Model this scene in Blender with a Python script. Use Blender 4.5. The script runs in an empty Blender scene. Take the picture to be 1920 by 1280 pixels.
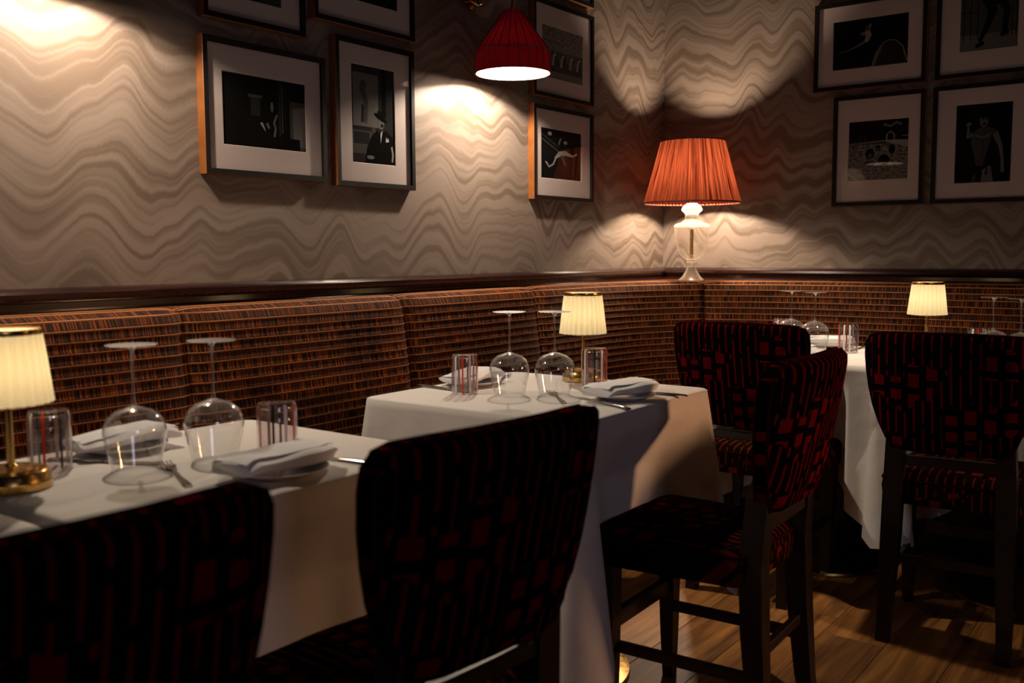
import bpy, math, random
from math import sin, cos, pi, sqrt, exp, radians
from mathutils import Vector, Matrix
random.seed(7)
S = bpy.context.scene
COL = S.collection

# ------------------------------------------------------------------ camera
YAW, PIT, ROLL = radians(-36.608), radians(5.2967), radians(-.3277)
fw = Vector((sin(YAW)*cos(PIT), cos(YAW)*cos(PIT), -sin(PIT)))
rt0 = Vector((cos(YAW), -sin(YAW), 0)); up0 = rt0.cross(fw)
rt = cos(ROLL)*rt0 + sin(ROLL)*up0; up = -sin(ROLL)*rt0 + cos(ROLL)*up0
cam = bpy.data.cameras.new('camera')
cam.lens = 1807.4/1920*36; cam.sensor_width = 36; cam.clip_start = .05; cam.clip_end = 60
cam.dof.use_dof = True; cam.dof.focus_distance = 3.3; cam.dof.aperture_fstop = 4.0
co = bpy.data.objects.new('camera', cam); COL.objects.link(co)
co.matrix_world = Matrix(((rt.x, up.x, -fw.x, 0), (rt.y, up.y, -fw.y, 0), (rt.z, up.z, -fw.z, 1.131), (0, 0, 0, 1)))
S.camera = co
# ------------------------------------------------------------------ world, exposure, fill lights
w = bpy.data.worlds.new('world'); S.world = w; w.use_nodes = True
w.node_tree.nodes['Background'].inputs[0].default_value = (.02, .014, .012, 1)
w.node_tree.nodes['Background'].inputs[1].default_value = .2
S.view_settings.view_transform = 'Standard'; S.view_settings.look = 'None'
S.view_settings.gamma = 1; S.view_settings.exposure = 0.0; S.view_settings.use_curve_mapping = False
S.cycles.use_denoising = True
S.cycles.max_bounces = 10; S.cycles.transparent_max_bounces = 24; S.cycles.transmission_bounces = 8
S.cycles.sample_clamp_indirect = 3; S.cycles.caustics_reflective = False; S.cycles.caustics_refractive = False

def area(name, loc, aim, size, power, color, spread=pi):
    l = bpy.data.lights.new(name, 'AREA'); l.size = size; l.energy = power; l.color = color; l.spread = spread
    o = bpy.data.objects.new(name, l); COL.objects.link(o); o.location = loc
    d = Vector(aim) - Vector(loc); o.rotation_euler = d.to_track_quat('-Z', 'Y').to_euler()
    return o
# overhead and cool fills are added; the neighbouring lamp stands out of view
area('overhead_fill', (1.6, .6, 2.66), (-1.2, 2.0, .8), .25, .2, (1, .70, .66))  # added fill, lifts the dark side of the room from above
area('neighbouring_lamp_glow', (1.4, 3.4, 1.35), (-.85, 2.25, .62), .14, 2.1, (1, .50, .24), radians(40))
area('overhead_fill', (.9, 3.2, 2.66), (-.9, 2.4, .4), .2, 1.0, (1, .70, .50))  # second added fill from overhead, no fitting modelled
area('cool_fill', (2.8, -.8, 1.8), (-1.2, 1.9, .7), .8, 8, (.84, .76, 1))  # unseen cool fill added from the camera side for the near faces
area('overhead_fill', (-.6, 3.3, 2.66), (-1.12, 3.42, .76), .12, 2.6, (1, .78, .55), radians(42))  # narrow unseen spot added to brighten the far corner table

# ------------------------------------------------------------------ materials
def mat(name, color=(.5, .5, .5), rough=.5, metal=0, spec=.5, **kw):
    m = bpy.data.materials.new(name); m.use_nodes = True
    b = m.node_tree.nodes['Principled BSDF']
    b.inputs['Base Color'].default_value = (*color, 1); b.inputs['Roughness'].default_value = rough
    b.inputs['Metallic'].default_value = metal; b.inputs['Specular IOR Level'].default_value = spec
    for k, v in kw.items():
        b.inputs[k.replace('_', ' ')].default_value = v
    return m
class G:
    def __init__(s, m): s.t = m.node_tree; s.b = s.t.nodes.get('Principled BSDF'); s.out = s.t.nodes['Material Output']
    def n(s, typ, props=None, **inp):
        x = s.t.nodes.new(typ)
        for k, v in (props or {}).items(): setattr(x, k, v)
        for k, v in inp.items():
            key = int(k[1:]) if k[0] == 'i' and k[1:].isdigit() else k.replace('_', ' ')
            if isinstance(v, bpy.types.NodeSocket): s.t.links.new(v, x.inputs[key])
            else: x.inputs[key].default_value = v
        return x
    def math(s, op, a, b=0.0, c=0.0):
        return s.n('ShaderNodeMath', {'operation': op}, i0=a, i1=b, i2=c).outputs[0]
    def mix(s, f, a, b):
        x = s.t.nodes.new('ShaderNodeMix'); x.data_type = 'RGBA'
        for k, v in ((0, f), (6, a), (7, b)):
            if isinstance(v, bpy.types.NodeSocket): s.t.links.new(v, x.inputs[k])
            else: x.inputs[k].default_value = (*v, 1) if isinstance(v, tuple) else v
        return x.outputs[2]
    def ramp(s, f, stops):
        r = s.t.nodes.new('ShaderNodeValToRGB'); e = r.color_ramp.elements
        while len(e) < len(stops): e.new(.5)
        for q, (p, c) in zip(e, stops): q.position = p; q.color = (*c, 1) if isinstance(c, tuple) else (c, c, c, 1)
        s.t.links.new(f, r.inputs[0]); return r.outputs[0]
    def link(s, a, b): s.t.links.new(a, b)
    def bump(s, h, d=.002, st=1):
        x = s.n('ShaderNodeBump', Height=h, Distance=d, Strength=st); s.link(x.outputs[0], s.b.inputs['Normal'])

def wallpaper(name, axis):
    m = mat(name, rough=.48, spec=.35); g = G(m)
    p = g.n('ShaderNodeTexCoord').outputs['Object']
    sp = g.n('ShaderNodeSeparateXYZ', Vector=p)
    u = sp.outputs[axis]; z = sp.outputs[2]
    def n2(us, zs, off, det=1.0, rg=.5):
        c = g.n('ShaderNodeCombineXYZ', X=g.math('MULTIPLY', u, us), Y=g.math('MULTIPLY', z, zs), Z=off)
        return g.n('ShaderNodeTexNoise', {'noise_dimensions': '3D'}, Vector=c.outputs[0], Scale=1.0, Detail=det, Roughness=rg).outputs['Fac']
    big = n2(4.6, 1.3, 3.1, 1.5, .45); mid = n2(11.0, 2.0, 8.7, 1.0)
    ph = g.n('ShaderNodeCombineXYZ', X=g.math('MULTIPLY', u, 1.3), Y=g.math('MULTIPLY', z, .9), Z=5.0)
    pn = g.n('ShaderNodeTexNoise', Vector=ph.outputs[0], Scale=1.0, Detail=0.0).outputs['Fac']
    saw = g.math('MULTIPLY', g.math('SINE', g.math('ADD', g.math('MULTIPLY', u, 23.0), g.math('MULTIPLY', pn, 11.0))), .5)
    fz = n2(150.0, 14.0, 2.2, 1.0)
    d = g.math('ADD', g.math('MULTIPLY', big, .34), g.math('ADD', g.math('MULTIPLY', mid, .045), g.math('ADD', g.math('MULTIPLY', saw, .062), g.math('MULTIPLY', fz, .009))))
    v = g.math('ADD', z, d)
    cc = g.n('ShaderNodeCombineXYZ', X=g.math('MULTIPLY', u, 1.4), Y=g.math('MULTIPLY', v, 33.0), Z=1.5)
    band = g.n('ShaderNodeTexNoise', Vector=cc.outputs[0], Scale=1.0, Detail=1.5, Roughness=.5).outputs['Fac']
    f = g.ramp(band, [(.36, 0.0), (.47, .45), (.56, .85), (.68, 1.0)])
    fib = g.n('ShaderNodeCombineXYZ', X=g.math('MULTIPLY', u, 60.0), Y=g.math('MULTIPLY', v, 900.0), Z=0.0)
    fn = g.n('ShaderNodeTexNoise', Vector=fib.outputs[0], Scale=1.0, Detail=1.0).outputs['Fac']
    f2 = g.math('ADD', f, g.math('MULTIPLY', g.math('SUBTRACT', fn, .5), .25))
    c = g.mix(f2, (.105, .076, .057), (.200, .158, .134))
    g.link(c, g.b.inputs['Base Color'])
    g.link(g.ramp(f, [(0, .62), (1, .42)]), g.b.inputs['Roughness'])
    return m
M = {}
M['paper_l'] = wallpaper('moire_wallpaper', 1)
M['paper_r'] = wallpaper('moire_wallpaper_right', 0)
M['ceil'] = mat('dark_ceiling_paint', (.025, .018, .015), .8)
M['darkwall'] = mat('dark_oxblood_paint', (.03, .012, .010), .7)

def wood(name, c1, c2, rough, sx, sy, coat=0):
    m = mat(name, rough=rough); g = G(m)
    p = g.n('ShaderNodeTexCoord').outputs['Object']
    mp = g.n('ShaderNodeMapping', Vector=p, Scale=(sx, sy, sx))
    n1 = g.n('ShaderNodeTexNoise', Vector=mp.outputs[0], Scale=1.0, Detail=5.0, Roughness=.6).outputs['Fac']
    g.link(g.mix(g.ramp(n1, [(.3, 0.0), (.7, 1.0)]), c1, c2), g.b.inputs['Base Color'])
    if coat: g.b.inputs['Coat Weight'].default_value = coat; g.b.inputs['Coat Roughness'].default_value = .15
    return m
M['mahog'] = wood('polished_mahogany', (.010, .003, .003), (.030, .008, .006), .14, 40, 3, .6)
M['chairwood'] = wood('dark_chair_wood', (.006, .003, .003), (.016, .007, .005), .4, 30, 30)
M['framewood'] = wood('frame_wood', (.16, .05, .012), (.24, .085, .02), .35, 20, 60)
M['frameblack'] = mat('frame_face_black', (.010, .008, .007), .6, spec=.1)
def floor_mat():
    m = mat('oak_boards', rough=.5); g = G(m)
    inf = g.n('ShaderNodeObjectInfo')
    p = g.n('ShaderNodeTexCoord').outputs['Object']
    off = g.n('ShaderNodeVectorMath', {'operation': 'SCALE'}, i0=(7.0, 3.0, 1.0), Scale=g.math('MULTIPLY', inf.outputs['Random'], 9.0))
    pp = g.n('ShaderNodeVectorMath', {'operation': 'ADD'}, i0=p, i1=off.outputs[0]).outputs[0]
    mp = g.n('ShaderNodeMapping', Vector=pp, Scale=(28, 1.6, 1))
    n1 = g.n('ShaderNodeTexNoise', Vector=mp.outputs[0], Scale=1.0, Detail=6.0, Roughness=.62, Distortion=.6).outputs['Fac']
    mp2 = g.n('ShaderNodeMapping', Vector=pp, Scale=(9, 3.2, 1))
    n2 = g.n('ShaderNodeTexNoise', Vector=mp2.outputs[0], Scale=1.0, Detail=2.0).outputs['Fac']
    fine = g.n('ShaderNodeMapping', Vector=pp, Scale=(220, 7, 1))
    n3 = g.n('ShaderNodeTexNoise', Vector=fine.outputs[0], Scale=1.0, Detail=2.0).outputs['Fac']
    c = g.mix(g.ramp(n1, [(.32, 0.0), (.66, 1.0)]), (.135, .044, .007), (.50, .218, .052))
    c = g.mix(g.ramp(n2, [(.58, 0.0), (.72, .75)]), c, (.07, .028, .012))
    c = g.mix(g.ramp(n3, [(.45, 0.0), (.7, .35)]), c, (.10, .04, .012))
    hs = g.n('ShaderNodeHueSaturation', Color=c, Value=g.math('ADD', .78, g.math('MULTIPLY', inf.outputs['Random'], .4)))
    g.link(hs.outputs[0], g.b.inputs['Base Color']); g.bump(n1, .0015, .5)
    return m
M['floor'] = floor_mat()
def banquette_mat():
    m = mat('striped_cord_upholstery', rough=.8, spec=.15); g = G(m)
    uv = g.n('ShaderNodeTexCoord').outputs['UV']; s = g.n('ShaderNodeSeparateXYZ', Vector=uv)
    row = g.math('FLOOR', s.outputs[1]); fr = g.math('FRACT', s.outputs[1])
    cc = g.n('ShaderNodeCombineXYZ', X=g.math('MULTIPLY', s.outputs[0], 300.0), Y=g.math('MULTIPLY', row, 17.31), Z=0.0)
    n = g.n('ShaderNodeTexNoise', Vector=cc.outputs[0], Scale=1.0, Detail=2.0, Roughness=.8).outputs['Fac']
    dash = g.ramp(n, [(.51, 0.0), (.62, 1.0)])
    inn = g.math('MULTIPLY', g.math('GREATER_THAN', fr, .17), g.math('LESS_THAN', fr, .96))
    base = (.105, .024, .003)
    c = g.mix(inn, base, g.mix(dash, (.008, .002, .001), (.23, .056, .007)))
    line = g.math('LESS_THAN', fr, .06)
    c = g.mix(line, c, (.50, .24, .10))
    g.link(c, g.b.inputs['Base Color'])
    return m
M['banq'] = banquette_mat()
def maze_mat(name, lo, hi, edge):
    m = mat(name, rough=.9, spec=0); g = G(m)
    uv = g.n('ShaderNodeTexCoord').outputs['UV']
    mp = g.n('ShaderNodeMapping', Vector=uv, Rotation=(0, 0, pi/2))
    def br(wd, ht, mort, off, sq=1.0, loc=(0, 0, 0)):
        q = g.n('ShaderNodeMapping', Vector=mp.outputs[0], Location=loc)
        x = g.n('ShaderNodeTexBrick', {'offset': off, 'squash': sq, 'offset_frequency': 2, 'squash_frequency': 3}, Vector=q.outputs[0], Color1=(1, 1, 1, 1), Color2=(0, 0, 0, 1), Mortar=(0, 0, 0, 1),
                Scale=1.0, Mortar_Size=mort, Mortar_Smooth=0.0, Bias=-.35, Brick_Width=wd, Row_Height=ht)
        return x
    a = br(.115, .0240, .0090, .37, 1.4)
    b2 = br(.058, .048, .0095, .61, .8, (.013, .012, 0))
    sepa = g.n('ShaderNodeTexVoronoi', {'distance': 'CHEBYCHEV', 'feature': 'F1'}, Vector=uv, Scale=11.0, Randomness=.6)
    pick = g.math('GREATER_THAN', g.n('ShaderNodeSeparateColor', Color=sepa.outputs['Color']).outputs[0], .62)
    fa = g.math('SUBTRACT', 1.0, a.outputs['Fac']); fb = g.math('SUBTRACT', 1.0, b2.outputs['Fac'])
    ca = g.math('MULTIPLY', fa, g.math('ADD', .55, g.math('MULTIPLY', g.n('ShaderNodeSeparateColor', Color=a.outputs['Color']).outputs[0], .45)))
    f = g.n('ShaderNodeMix', i0=pick, i2=ca, i3=fb).outputs[0]
    g.link(g.mix(f, lo, hi), g.b.inputs['Base Color'])
    return m
M['maze'] = maze_mat('red_maze_velvet', (.004, .002, .002), (.105, .002, .004), 0)
M['seatfab'] = maze_mat('rust_patterned_velvet', (.008, .003, .002), (.085, .012, .005), 0)
M['piping'] = mat('dark_red_piping', (.020, .002, .002), .9, spec=0)
def cloth_mat():
    m = mat('white_linen', (.70, .67, .645), .85, spec=.2, Sheen_Weight=.15); g = G(m)
    p = g.n('ShaderNodeTexCoord').outputs['Object']
    n = g.n('ShaderNodeTexNoise', Vector=p, Scale=14.0, Detail=3.0).outputs['Fac']
    n2 = g.n('ShaderNodeTexNoise', Vector=p, Scale=900.0, Detail=1.0).outputs['Fac']
    g.bump(g.math('ADD', g.math('MULTIPLY', n, 4.0), g.math('MULTIPLY', n2, .35)), .0015, .5)
    return m
M['cloth'] = cloth_mat()
M['napkin'] = mat('napkin_linen', (.80, .80, .82), .9, spec=.15, Sheen_Weight=.2)
M['china'] = mat('white_china', (.82, .81, .80), .12)
M['steel'] = mat('polished_cutlery', (.62, .60, .57), .16, 1)
def brass():
    m = mat('brushed_brass', (.62, .38, .12), .24, 1); g = G(m)
    p = g.n('ShaderNodeTexCoord').outputs['Object']
    n = g.n('ShaderNodeTexNoise', Vector=p, Scale=60.0, Detail=2.0).outputs['Fac']
    g.link(g.ramp(n, [(.3, .18), (.8, .34)]), g.b.inputs['Roughness']); return m
M['brass'] = brass()
M['blackmetal'] = mat('black_metal', (.012, .011, .010), .35, .3)
def thin_glass(name, tint=(1, 1, 1), ior=1.5, rough=.02, gain=1.0):
    m = bpy.data.materials.new(name); m.use_nodes = True; g = G(m)
    g.t.nodes.remove(g.b)
    fr = g.n('ShaderNodeLayerWeight', Blend=.5); fz = g.math('ADD', .045, g.math('MULTIPLY', g.math('POWER', fr.outputs['Facing'], 4.0), .95)); tr = g.n('ShaderNodeBsdfTransparent', Color=(*tint, 1)); gl = g.n('ShaderNodeBsdfGlossy', Color=(1, 1, 1, 1), Roughness=rough)
    lw = g.math('MINIMUM', g.math('MULTIPLY', fz, gain), 1.0)
    mx = g.n('ShaderNodeMixShader', i0=lw, i1=tr.outputs[0], i2=gl.outputs[0])
    g.link(mx.outputs[0], g.out.inputs[0]); return m
M['pane'] = thin_glass('picture_glass', gain=.5)
M['stem'] = thin_glass('wine_glass_crystal', (.985, .985, .985), gain=1.3, rough=.06)
M['stemrod'] = thin_glass('wine_glass_stem', (.9, .88, .86), gain=4.5, rough=.22)
M['tumbler'] = thin_glass('tumbler_glass', (.93, .90, .90), gain=1.3, rough=.04)
def crystal(nm, base_):
    m = bpy.data.materials.new(nm); m.use_nodes = True; g = G(m); g.t.nodes.remove(g.b)
    lw = g.n('ShaderNodeLayerWeight', Blend=.5); f = g.math('ADD', base_, g.math('MULTIPLY', g.math('POWER', lw.outputs['Facing'], 2.0), .75))
    tr = g.n('ShaderNodeBsdfTransparent', Color=(.98, .97, .95, 1)); gl = g.n('ShaderNodeBsdfGlossy', Color=(1, .97, .9, 1), Roughness=.12)
    df = g.n('ShaderNodeBsdfTranslucent', Color=(1, .93, .82, 1)); d2 = g.n('ShaderNodeBsdfDiffuse', Color=(1, .93, .82, 1))
    a = g.n('ShaderNodeMixShader', i0=.5, i1=df.outputs[0], i2=d2.outputs[0]); b = g.n('ShaderNodeMixShader', i0=.55, i1=gl.outputs[0], i2=a.outputs[0])
    mx = g.n('ShaderNodeMixShader', i0=f, i1=tr.outputs[0], i2=b.outputs[0]); g.link(mx.outputs[0], g.out.inputs[0]); return m
M['crystal'] = crystal('cut_crystal', .34); M['urncrystal'] = crystal('clear_cut_crystal', .07)
M['stripe_red'] = mat('tumbler_stripe_red', (.75, .045, .012), .25)
M['stripe_white'] = mat('tumbler_stripe_white', (.72, .66, .68), .25)
M['stripe_dark'] = mat('tumbler_stripe_black', (.02, .018, .03), .25)
def trans(name, col, tcol, mixf, emis=None, es=0, rough=.7):
    m = bpy.data.materials.new(name); m.use_nodes = True; g = G(m); g.t.nodes.remove(g.b)
    d = g.n('ShaderNodeBsdfDiffuse', Color=(*col, 1)); t = g.n('ShaderNodeBsdfTranslucent', Color=(*tcol, 1))
    mx = g.n('ShaderNodeMixShader', i0=mixf, i1=d.outputs[0], i2=t.outputs[0]); o = mx.outputs[0]
    if emis:
        e = g.n('ShaderNodeEmission', Color=(*emis, 1), Strength=es); o = g.n('ShaderNodeAddShader', i0=o, i1=e.outputs[0]).outputs[0]
    g.link(o, g.out.inputs[0]); return m
M['redshade'] = trans('red_pleated_silk', (.06, .006, .003), (.062, .0135, .0052), .5)
def streaks(m):
    g = G(m); p = g.n('ShaderNodeTexCoord').outputs['Object']; s_ = g.n('ShaderNodeSeparateXYZ', Vector=p)
    a = g.math('ARCTAN2', s_.outputs[1], s_.outputs[0])
    c = g.n('ShaderNodeCombineXYZ', X=g.math('MULTIPLY', a, 16.0), Y=g.math('MULTIPLY', s_.outputs[2], 2.5), Z=0.0)
    n = g.n('ShaderNodeTexNoise', Vector=c.outputs[0], Scale=1.0, Detail=3.0, Roughness=.7).outputs['Fac']
    t = [x for x in g.t.nodes if x.type == 'BSDF_TRANSLUCENT'][0]
    g.link(g.mix(g.ramp(n, [(.36, 0.0), (.62, 1.0)]), (.015, .0014, .0010), (.088, .0190, .0075)), t.inputs['Color'])
streaks(M['redshade'])
M['creamshade'] = trans('cream_pleated_fabric', (.60, .55, .42), (.62, .56, .40), .45, (1, .80, .50), .17)
M['creamtop'] = trans('frosted_diffuser', (.7, .62, .48), (.8, .7, .5), .6, (1, .74, .42), .45)
M['sconceshade'] = trans('dark_red_sconce_silk', (.07, .003, .003), (.0065, .0001, .0003), .5)
M['liner'] = trans('sconce_white_liner', (.55, .50, .45), (.8, .7, .6), .25)
M['redtrim'] = mat('shade_trim_brown', (.12, .03, .015), .6)
def emit(name, c, s):
    m = bpy.data.materials.new(name); m.use_nodes = True; g = G(m); g.t.nodes.remove(g.b)
    e = g.n('ShaderNodeEmission', Color=(*c, 1), Strength=s); tr = g.n('ShaderNodeBsdfTransparent'); a = g.n('ShaderNodeAddShader', i0=e.outputs[0], i1=tr.outputs[0]); g.link(a.outputs[0], g.out.inputs[0]); return m
M['bulb'] = emit('warm_bulb', (1, .74, .42), 40)
M['matboard'] = mat('off_white_mat_board', (.47, .395, .375), .9, spec=.1)
GREY = [mat('print_grey_%d' % i, (v, v*.95, v*.9), .9, spec=0) for i, v in enumerate((.006, .02, .05, .11, .22, .42))]
def print_noise():
    m = mat('print_mottled', rough=.5); g = G(m)
    p = g.n('ShaderNodeTexCoord').outputs['Object']; mp = g.n('ShaderNodeMapping', Vector=p, Scale=(60, 60, 130))
    n = g.n('ShaderNodeTexNoise', Vector=mp.outputs[0], Scale=1.0, Detail=4.0, Roughness=.6).outputs['Fac']
    g.link(g.mix(g.ramp(n, [(.42, 0.0), (.62, 1.0)]), (.012, .010, .009), (.17, .15, .13)), g.b.inputs['Base Color']); return m
GREY.append(print_noise())

# ------------------------------------------------------------------ mesh helpers
class MB:
    def __init__(s): s.v = []; s.f = []; s.uv = []; s.mi = []
    def add(s, vs, fs, uvs=None, mi=0):
        o = len(s.v); s.v += [tuple(v) for v in vs]
        for i, f in enumerate(fs):
            s.f.append([o+k for k in f]); s.uv.append([uvs[k] for k in f] if uvs else None); s.mi.append(mi)
        return s
    def box(s, x0, x1, y0, y1, z0, z1, mi=0, bev=0):
        if bev <= 0:
            v = [(x, y, z) for z in (z0, z1) for y in (y0, y1) for x in (x0, x1)]
            return s.add(v, [(0, 2, 3, 1), (4, 5, 7, 6), (0, 1, 5, 4), (2, 6, 7, 3), (0, 4, 6, 2), (1, 3, 7, 5)], mi=mi)
        b = bev; rings = []
        for z, i in ((z0, b), (z0+b, 0), (z1-b, 0), (z1, b)):
            rings.append([(x0+i+b, y0+i, z), (x1-i-b, y0+i, z), (x1-i, y0+i+b, z), (x1-i, y1-i-b, z), (x1-i-b, y1-i, z), (x0+i+b, y1-i, z), (x0+i, y1-i-b, z), (x0+i, y0+i+b, z)])
        return s.loft(rings, mi=mi)
    def loft(s, rings, closed=True, caps=True, mi=0, uvf=None):
        n = len(rings[0]); vs = [p for r in rings for p in r]; fs = []
        for i in range(len(rings)-1):
            for j in range(n if closed else n-1):
                k = (j+1) % n; fs.append((i*n+j, i*n+k, (i+1)*n+k, (i+1)*n+j))
        if caps and closed: fs.append(tuple(range(n))[::-1]); fs.append(tuple((len(rings)-1)*n+j for j in range(n)))
        uvs = [uvf(p) for p in vs] if uvf else None
        return s.add(vs, fs, uvs, mi)
    def lathe(s, prof, n=32, c=(0, 0, 0), mi=0, rib=None, caps=False):
        rings = []
        for r, z in prof:
            ring = []
            for j in range(n):
                a = 2*pi*j/n; rr = r*(1+(rib(a, z) if rib else 0))
                ring.append((c[0]+rr*cos(a), c[1]+rr*sin(a), c[2]+z))
            rings.append(ring)
        return s.loft(rings, caps=caps, mi=mi)
    def tube(s, pts, rad, n=8, mi=0, caps=True, closed=False):
        pts = [Vector(p) for p in pts]; rings = []; N = len(pts)
        for i, p in enumerate(pts):
            if closed: t = pts[(i+1) % N]-pts[i-1]
            else: t = pts[min(i+1, N-1)]-pts[max(i-1, 0)]
            t.normalize(); a = Vector((0, 0, 1)) if abs(t.z) < .9 else Vector((1, 0, 0))
            u = t.cross(a).normalized(); w_ = t.cross(u).normalized()
            r = rad[i] if isinstance(rad, (list, tuple)) else rad
            rings.append([p+u*r*cos(2*pi*j/n)+w_*r*sin(2*pi*j/n) for j in range(n)])
        if closed: rings.append(rings[0]); return s.loft(rings, caps=False, mi=mi)
        return s.loft(rings, caps=caps, mi=mi)
    def build(s, name, mats, parent=None, smooth=True, angle=40, label=None):
        me = bpy.data.meshes.new(name); me.from_pydata(s.v, [], s.f)
        if not isinstance(mats, (list, tuple)): mats = [mats]
        for m in mats: me.materials.append(m)
        if any(u for u in s.uv):
            l = me.uv_layers.new(name='UVMap'); k = 0
            for u, f in zip(s.uv, s.f):
                for q in range(len(f)):
                    l.data[k].uv = u[q] if u else (0, 0); k += 1
        if any(s.mi):
            for p, i in zip(me.polygons, s.mi): p.material_index = i
        me.validate(); me.update()
        import bmesh
        bm = bmesh.new(); bm.from_mesh(me); bmesh.ops.remove_doubles(bm, verts=bm.verts, dist=1e-6); bmesh.ops.recalc_face_normals(bm, faces=bm.faces); bm.to_mesh(me); bm.free()
        if smooth:
            me.shade_smooth(); me.set_sharp_from_angle(angle=radians(angle))
        o = bpy.data.objects.new(name, me); COL.objects.link(o)
        if parent: o.parent = parent
        if label: o['label'] = label
        return o
def tag(o, label=None, cat=None, group=None, kind=None):
    for k, v in (('label', label), ('category', cat), ('group', group), ('kind', kind)):
        if v: o[k] = v
    return o
def thing(name, label, cat, loc=(0, 0, 0), rz=0, group=None):
    o = bpy.data.objects.new(name, None); COL.objects.link(o); o.empty_display_size = .1
    o.location = loc; o.rotation_euler = (0, 0, rz); return tag(o, label, cat, group)
def dup(root, loc, rz, label, group=None):
    def cp(o, par):
        c = o.copy(); COL.objects.link(c); c.parent = par
        for ch in o.children: cp(ch, c)
        return c
    r = cp(root, None); r.location = loc; r.rotation_euler = (0, 0, rz); r['label'] = label
    if group: r['group'] = group
    return r

# ------------------------------------------------------------------ room shell
X0, X1, Y0, Y1, H = -2.319, 3.1, -1.6, 4.415, 2.72
def struct(name, mb, m, **k): return tag(mb.build(name, m, **k), kind='structure')
wl = struct('wall_left', MB().box(X0-.1, X0, Y0, Y1+.1, 0, H), M['paper_l'], smooth=False)
wr = struct('wall_far', MB().box(X0-.1, X1+.1, Y1, Y1+.1, 0, H), M['paper_r'], smooth=False)
struct('wall_right', MB().box(X1, X1+.1, Y0, Y1, 0, H), M['darkwall'], smooth=False)
struct('wall_near', MB().box(X0, X1, Y0-.1, Y0, 0, H), M['darkwall'], smooth=False)
struct('ceiling', MB().box(X0-.1, X1+.1, Y0-.1, Y1+.1, H, H+.1), M['ceil'], smooth=False)
fl = struct('floor', MB().box(X0-.1, X1+.1, Y0-.1, Y1+.1, -.1, -.012), M['chairwood'], smooth=False)
# oak boards running along the left wall
bw = .178; bx = -1.273 - 6*bw; bmesh_cache = {}
i = 0; xx = bx
while xx < X1:
    x0 = max(xx, X0); x1 = min(xx+bw-.0009, X1)
    y = Y0 + random.Random(i).uniform(-1.4, 0)
    while y < Y1:
        L = 1.82; y0 = max(y, Y0); y1 = min(y+L-.002, Y1)
        if y1-y0 > .02:
            MB().box(x0, x1, y0, y1, -.012, 0, bev=.0012).build('floor_board', M['floor'], fl, smooth=False)
        y += L
    xx += bw; i += 1

def sweep(mb, prof, path, flip=False, mi=0):
    """prof: (out, z); path: ((x,y),(nx,ny)) -> open strip"""
    rings = [[(x+nx*o, y+ny*o, z) for o, z in prof] for (x, y), (nx, ny) in path]
    return mb.loft(rings, closed=True, caps=True, mi=mi)
rail = [(0, 1.050), (.006, 1.050), (.022, 1.044), (.030, 1.036), (.032, 1.026), (.026, 1.018), (.018, 1.013), (.018, .998), (.023, .992), (.022, .984), (.012, .978), (.012, .93), (0, .93)]
MBs = MB(); sweep(MBs, rail, [((X0, Y0), (1, 0)), ((X0, Y1), (1, -1))]); tag(MBs.build('trim_1', M['mahog'], angle=30), kind='structure')
MBs = MB(); sweep(MBs, rail, [((X0, Y1), (1, -1)), ((X1, Y1), (0, -1))]); tag(MBs.build('trim_2', M['mahog'], angle=30), kind='structure')

# ------------------------------------------------------------------ banquette
ban = thing('corner_banquette', 'long corner banquette in rust striped upholstery under the wooden rail', 'banquette', (0, 0, 0))
LX, RY = -2.226, 4.27
def bez(t):
    a, b, c = Vector((LX, 3.42)), Vector((LX, RY)), Vector((-1.38, RY)); return a*(1-t)**2+b*2*t*(1-t)+c*t*t
path = [(Vector((LX, Y0+.01+k*(3.42-Y0-.01)/60)), Vector((1, 0))) for k in range(61)]
for k in range(1, 31):
    t = k/30; p = bez(t); tg = (bez(min(t+.01, 1))-bez(t-.01)).normalized(); path.append((p, Vector((tg.y, -tg.x))))
for k in range(1, 61): path.append((Vector((-1.38+k*(X1-.02+1.38)/60, RY)), Vector((0, -1))))
arc = [0]
for a, b in zip(path, path[1:]): arc.append(arc[-1]+(b[0]-a[0]).length)
def at(s):
    s = max(0, min(s, arc[-1]))
    import bisect
    k = min(max(bisect.bisect(arc, s)-1, 0), len(arc)-2); t = (s-arc[k])/(arc[k+1]-arc[k])
    return path[k][0].lerp(path[k+1][0], t), path[k][1].lerp(path[k+1][1], t).normalized()
def arc_of(pt):
    return min(range(len(path)), key=lambda k: (path[k][0]-Vector(pt)).length)
PER = .0268
def prof_at(t):
    """arc length t down from the crest -> (out, z, outward normal)"""
    P_ = [(0, .9905), (.018, .9900), (.036, .9865), (.050, .9790), (.059, .9675), (.0645, .950), (.079, .860), (.093, .760), (.103, .660), (.109, .560), (.111, .40)]
    acc = 0
    for (o0, z0), (o1, z1) in zip(P_, P_[1:]):
        l = math.hypot(o1-o0, z1-z0)
        if t <= acc+l: f = (t-acc)/l; return o0+(o1-o0)*f, z0+(z1-z0)*f, ((z0-z1)/l, (o1-o0)/l)
        acc += l
    return None
backprof = []
crest = [(-.008, .9895, -.4)]
k = 0
while True:
    r_ = prof_at(k*PER/4)
    if r_ is None: break
    o_, z_, n_ = r_; bp = (.0032, .0004, .0, .0004)[k % 4]
    backprof.append((o_+n_[0]*bp, z_+n_[1]*bp, k/4.0)); k += 1
seams_s = [arc[arc_of((LX, yy))] for yy in (-.85, -.08, .72, 1.52, 2.31, 3.10)]
seams_s = [0]+seams_s+[arc[arc_of((-1.93, 4.11))]]
s_r = seams_s[-1]
while s_r + .95 < arc[-1]-.3: s_r += .98; seams_s.append(s_r)
seams_s.append(arc[-1])
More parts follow.
